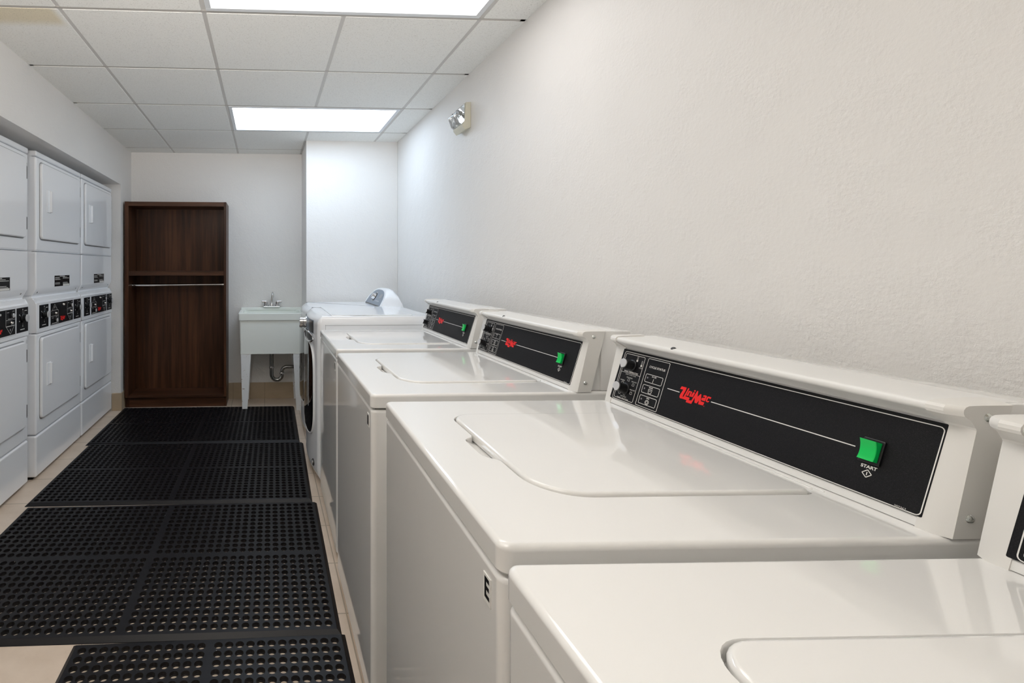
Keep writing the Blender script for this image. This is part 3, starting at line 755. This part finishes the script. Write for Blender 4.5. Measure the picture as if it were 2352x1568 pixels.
# ------------------------------------------------------------------ laundry sink
sk = thing('laundry_sink', 'off white utility sink on four tapered legs against the back wall', 'sink', (0.053, 4.515, 0))
def tub(mb):
    def sec(wx, wy, r, z): return lift(rrect(-wx, wx, -wy, wy, r, 5), z)
    mb.stack([sec(.276, .195, .012, .503), sec(.285, .203, .02, .800), sec(.285, .203, .02, .802), sec(.291, .213, .02, .803), sec(.294, .215, .02, .852), sec(.295, .216, .022, .860),
              sec(.289, .210, .02, .864), sec(.262, .175, .04, .862), sec(.257, .170, .04, .852), sec(.235, .15, .05, .56), sec(.05, .05, .04, .545)], TUB)
    mb.box(-.290, .290, .165, .205, .855, .884, TUB, .007, 3)
one('tub', sk, tub, 40)
for sx in (-1, 1):
    for sy in (-1, 1):
        def leg(mb):
            # folded angle, wide at the top
            xo = -.272 if sx < 0 else .278; yo = sy*.192
            f = lambda z0, w0, z1, w1: None
            tw, bw = .088, .046
            def slab(p, q, thick, along):
                pass
            th = .003; zb = .0185 if (sx < 0 and sy < 0) else 0
            # flange facing front/back
            top = [(xo, yo), (xo-sx*tw, yo), (xo-sx*tw, yo-sy*th), (xo, yo-sy*th)]
            bot = [(xo-sx*.012, yo), (xo-sx*(.012+bw), yo), (xo-sx*(.012+bw), yo-sy*th), (xo-sx*.012, yo-sy*th)]
            mb.stack([lift(bot, zb), lift(top, .505)], LEGW)
            top = [(xo, yo-sy*th), (xo-sx*th, yo-sy*th), (xo-sx*th, yo-sy*tw), (xo, yo-sy*tw)]
            bot = [(xo-sx*.012, yo-sy*th), (xo-sx*(.012+th), yo-sy*th), (xo-sx*(.012+th), yo-sy*bw), (xo-sx*.012, yo-sy*bw)]
            mb.stack([lift(bot, zb), lift(top, .505)], LEGW)
        one('leg', sk, leg, 30)
FCX, FCY = .005, .182
def fau(mb):
    mb.box(FCX-.082, FCX+.082, FCY-.03, FCY+.028, .882, .898, CHROME, .006, 3)
    for s in (-1, 1): mb.lathe([(.026, 0), (.026, .012), (.020, .016), (.019, .042), (0, .046)], (FCX+s*.055, FCY, .896), (0, 0, 1), CHROME, 20)
    mb.lathe([(.02, 0), (.018, .02), (.012, .03), (0, .032)], (FCX, FCY, .896), (0, 0, 1), CHROME, 20)
fo = one('faucet', sk, fau, 40)
def spout(mb):
    p = [(FCX, FCY, .91), (FCX+.002, FCY-.002, .96), (FCX+.006, FCY-.006, 1.0)]+[(FCX+.008, FCY-.035+.030*math.cos(a), 1.002+.026*math.sin(a)) for a in [PI*i/8 for i in range(9)]]+[(FCX+.008, FCY-.065, .982)]
    mb.tube(p, [.010]*3+[.009]*9+[.011], CHROME, 14)
one('spout', fo, spout, 50)
for s in (-1, 1):
    def hdl(mb):
        mb.box(min(FCX+s*.045, FCX+s*.098), max(FCX+s*.045, FCX+s*.098), FCY-.012, FCY+.010, .930, .948, CHROME, .005, 3)
    one('faucet_handle', fo, hdl, 40)
def trap(mb):
    y = .04; r = .0185
    cx = .052
    p = [(.003, y, .52), (.003, y, .30)]+[(cx-.049*math.cos(a), y, .262-.040*math.sin(a)) for a in [PI*i/12 for i in range(13)]]
    p = [(.003, y, .52), (.003, y, .27)]+[(.0515-.0485*math.cos(a), y, .27-.052*math.sin(a)) for a in [PI*i/12 for i in range(1, 12)]]+[(.100, y, .27)]
    mb.tube(p, r, STEEL, 16)
    q = [(.100, y, .265), (.100, y, .295)]+[(.145-.045*math.cos(a), y, .30+.040*math.sin(a)) for a in [PI/2*i/7 for i in range(8)]]+[(.24, y, .34), (.262, y+.004, .34), (.272, y+.02, .34), (.272, .215, .34)]
    mb.tube(q, r*.92, STEEL, 16)
    mb.lathe([(.0, 0), (.025, 0), (.027, .008), (.025, .018), (0, .018)], (.003, y, .328), (0, 0, 1), CHROME, 20)
    mb.lathe([(.0, 0), (.025, 0), (.027, .008), (.025, .018), (0, .018)], (.100, y, .272), (0, 0, 1), CHROME, 20)
one('drain_trap', sk, trap, 50)
def valve(mb):
    mb.tube([(.222, .20, .44), (.222, .14, .44)], .009, BRASS, 10); mb.tube([(.222, .15, .42), (.222, .15, .50)], .007, BRASS, 10)
    mb.lathe([(.0, 0), (.02, 0), (.02, .008), (0, .010)], (.222, .135, .44), (0, -1, 0), BRASS, 12)
one('shutoff_valve', sk, valve, 40)

# ------------------------------------------------------------------ wardrobe
wd = thing('open_wardrobe', 'dark walnut open wardrobe with one shelf and a hanging rod', 'wardrobe', (0, 4.455, 0))
X0, X1, WT, WDP = -1.268, -.358, 1.862, .281
def sp(a, b): return lambda mb: mb.box(a, b, 0, WDP, .0, WT, WOOD, .001, 1)
one('side_panel', wd, lambda mb: (mb.box(X0, X0+.036, 0, WDP, .094, WT, WOOD, .001, 1), mb.box(X0, X0+.036, .03, WDP, 0, .094, WOOD)), 30)
one('side_panel', wd, lambda mb: (mb.box(X1-.022, X1, 0, WDP, .094, WT, WOOD, .001, 1), mb.box(X1-.022, X1, .03, WDP, 0, .094, WOOD)), 30)
one('top_panel', wd, lambda mb: mb.box(X0+.036, X1-.022, 0.0005, WDP, WT-.040, WT-.0005, WOODX, .001, 1), 30)
one('back_panel', wd, lambda mb: mb.box(X0+.036, X1-.022, WDP-.014, WDP, .09, WT-.04, WOOD), 0)
one('shelf', wd, lambda mb: mb.box(X0+.036, X1-.022, .001, WDP-.014, 1.194, 1.236, WOODX, .001, 1), 30)
one('bottom_panel', wd, lambda mb: mb.box(X0+.036, X1-.022, .0005, WDP-.014, .094, .113, WOODX, .001, 1), 30)
one('kick_plate', wd, lambda mb: mb.box(X0+.036, X1-.022, .03, .048, 0, .094, WOODX), 0)
ZR = 1.103
rd = one('hanging_rod', wd, lambda mb: mb.tube([(X0+.036, .13, ZR), (-.80, .13, ZR+.003), (X1-.022, .13, ZR+.006)], [.0135, .0125, .0115], CHROME, 16), 50)
for xx, s, zz in ((X0+.036, 1, ZR), (X1-.022, -1, ZR+.006)):
    one('rod_flange', rd, lambda mb: mb.lathe([(0, 0), (.024, 0), (.024, .006), (.017, .009), (.017, .03), (0, .03)], (xx, .13, zz), (s, 0, 0), CHROME, 18), 40)

# ------------------------------------------------------------------ emergency light on the right wall
el = thing('emergency_light', 'small beige emergency light with a clear cover high on the right wall', 'light', (XR, 2.757, 2.066))
one('housing', el, lambda mb: mb.prism([(0, -.006), (-.034, -.020), (-.050, .0), (-.052, .012), (-.034, .03), (-.034, .128), (-.028, .136), (0, .138)], 'y', -.066, .066, BEIGE, .004, 3), 30)
one('cover', el, lambda mb: mb.prism([(-.0345, .031), (-.0525, .014), (-.066, .022), (-.084, .072), (-.082, .082), (-.0345, .130)], 'y', -.060, .060, LENS, .003, 2), 30)
for yy in (-.03, .03):
    one('lamp_head', el, lambda mb: mb.lathe([(.006, 0), (.010, .006), (.021, .022), (.022, .025), (.018, .022), (.004, .010), (0, .010)], (-.040, yy, .085), (-.8, 0, -.25), CHROME, 20), 40)

# ------------------------------------------------------------------ drainage mats
def mat_mesh():
    Wm, Dm, T = 1.53, .895, .0155
    bd_, band = .024, .020
    px = (Wm/2-bd_-band/2)/20; py = (Dm/2-bd_-band/2)/12
    rt, rl, N = .0140, .0126, 16
    bm = bmesh.new(); V = bm.verts.new; F = bm.faces.new
    xs = [-Wm/2+bd_+i*px for i in range(21)]+[band/2+i*px for i in range(21)]
    ys = [-Dm/2+bd_+i*py for i in range(13)]+[band/2+i*py for i in range(13)]
    nx, ny = len(xs), len(ys)
    grid_ = [[V((x, y, T)) for y in ys] for x in xs]
    ang = [2*PI*(k+.5)/N for k in range(N)]
    cs = [(math.cos(a), math.sin(a)) for a in ang]
    for i in range(nx-1):
        for j in range(ny-1):
            c00, c10, c11, c01 = grid_[i][j], grid_[i+1][j], grid_[i+1][j+1], grid_[i][j+1]
            if i == 20 or j == 12: F((c00, c10, c11, c01)); continue
            cx, cy = (xs[i]+xs[i+1])/2, (ys[j]+ys[j+1])/2
            A = [V((cx+rt*c, cy+rt*s, T)) for c, s in cs]; B = [V((cx+rt*c, cy+rt*s, .0045)) for c, s in cs]
            D_ = [V((cx+rl*c, cy+rl*s, .004)) for c, s in cs]; E_ = [V((cx+rl*c, cy+rl*s, .0)) for c, s in cs]
            q = N//4
            for lp, up in ((A, B), (B, D_), (D_, E_)):
                for k in range(N): F((lp[k], lp[(k+1) % N], up[(k+1) % N], up[k]))
            # corners at 45, 135, 225, 315 degrees lie between samples q/2-1 and q/2
            for c, st in ((c11, 0), (c01, q), (c00, 2*q), (c10, 3*q)):
                for k in range(st, st+q-1): F((c, A[(k+1) % N], A[k % N]))
            for ca, cb, k in ((c11, c01, q-1), (c01, c00, 2*q-1), (c00, c10, 3*q-1), (c10, c11, 4*q-1)):
                F((ca, cb, A[(k+1) % N], A[k]))
    x0, x1, y0, y1 = xs[0], xs[-1], ys[0], ys[-1]
    top = [grid_[i][0] for i in range(nx)]+[grid_[nx-1][j] for j in range(1, ny)]+[grid_[i][ny-1] for i in range(nx-2, -1, -1)]+[grid_[0][j] for j in range(ny-2, 0, -1)]
    def ring(d, z):
        out = []
        for v in top:
            x, y = v.co.x, v.co.y
            if abs(x-x0) < 1e-6: x -= d
            if abs(x-x1) < 1e-6: x += d
            if abs(y-y0) < 1e-6: y -= d
            if abs(y-y1) < 1e-6: y += d
            out.append(V((x, y, z)))
        return out
    R = [top, ring(.007, T), ring(.009, T-.0006), ring(bd_-.001, .002), ring(bd_, 0)]
    for a, b in zip(R, R[1:]):
        for k in range(len(a)): F((a[k], a[(k+1) % len(a)], b[(k+1) % len(a)], b[k]))
    bmesh.ops.recalc_face_normals(bm, faces=bm.faces[:])
    me = bpy.data.meshes.new('drainage_mat'); bm.to_mesh(me); bm.free(); me.materials.append(RUBBER)
    if sum(p.normal.z*p.area for p in me.polygons) < 0: me.flip_normals()
    return me
mm_ = mat_mesh()
MATS = [((-.512, 3.978, 0), -.012, (1, 1, 1), 'black perforated rubber mat in front of the wardrobe'),
        ((-.503, 3.078, 0), -.020, (1, .985, 1), 'black perforated rubber mat second from the back wall'),
        ((-.496, 2.148, 0), -.012, (1, 1.058, 1), 'black perforated rubber mat third from the back wall, meeting a bare floor patch'),
        ((-.183, .905, 0), PI/2+.002, (1, 1.025, 1), 'black perforated rubber mat laid lengthwise, cut off by the bottom edge of the photo')]
for loc, rz, sc, lab in MATS:
    o = bpy.data.objects.new('drainage_mat', mm_); COL.objects.link(o); o.location = loc; o.rotation_euler = (0, 0, rz); o.scale = sc
    tag(o, lab, 'mat', 'rubber drainage mats on the aisle floor')
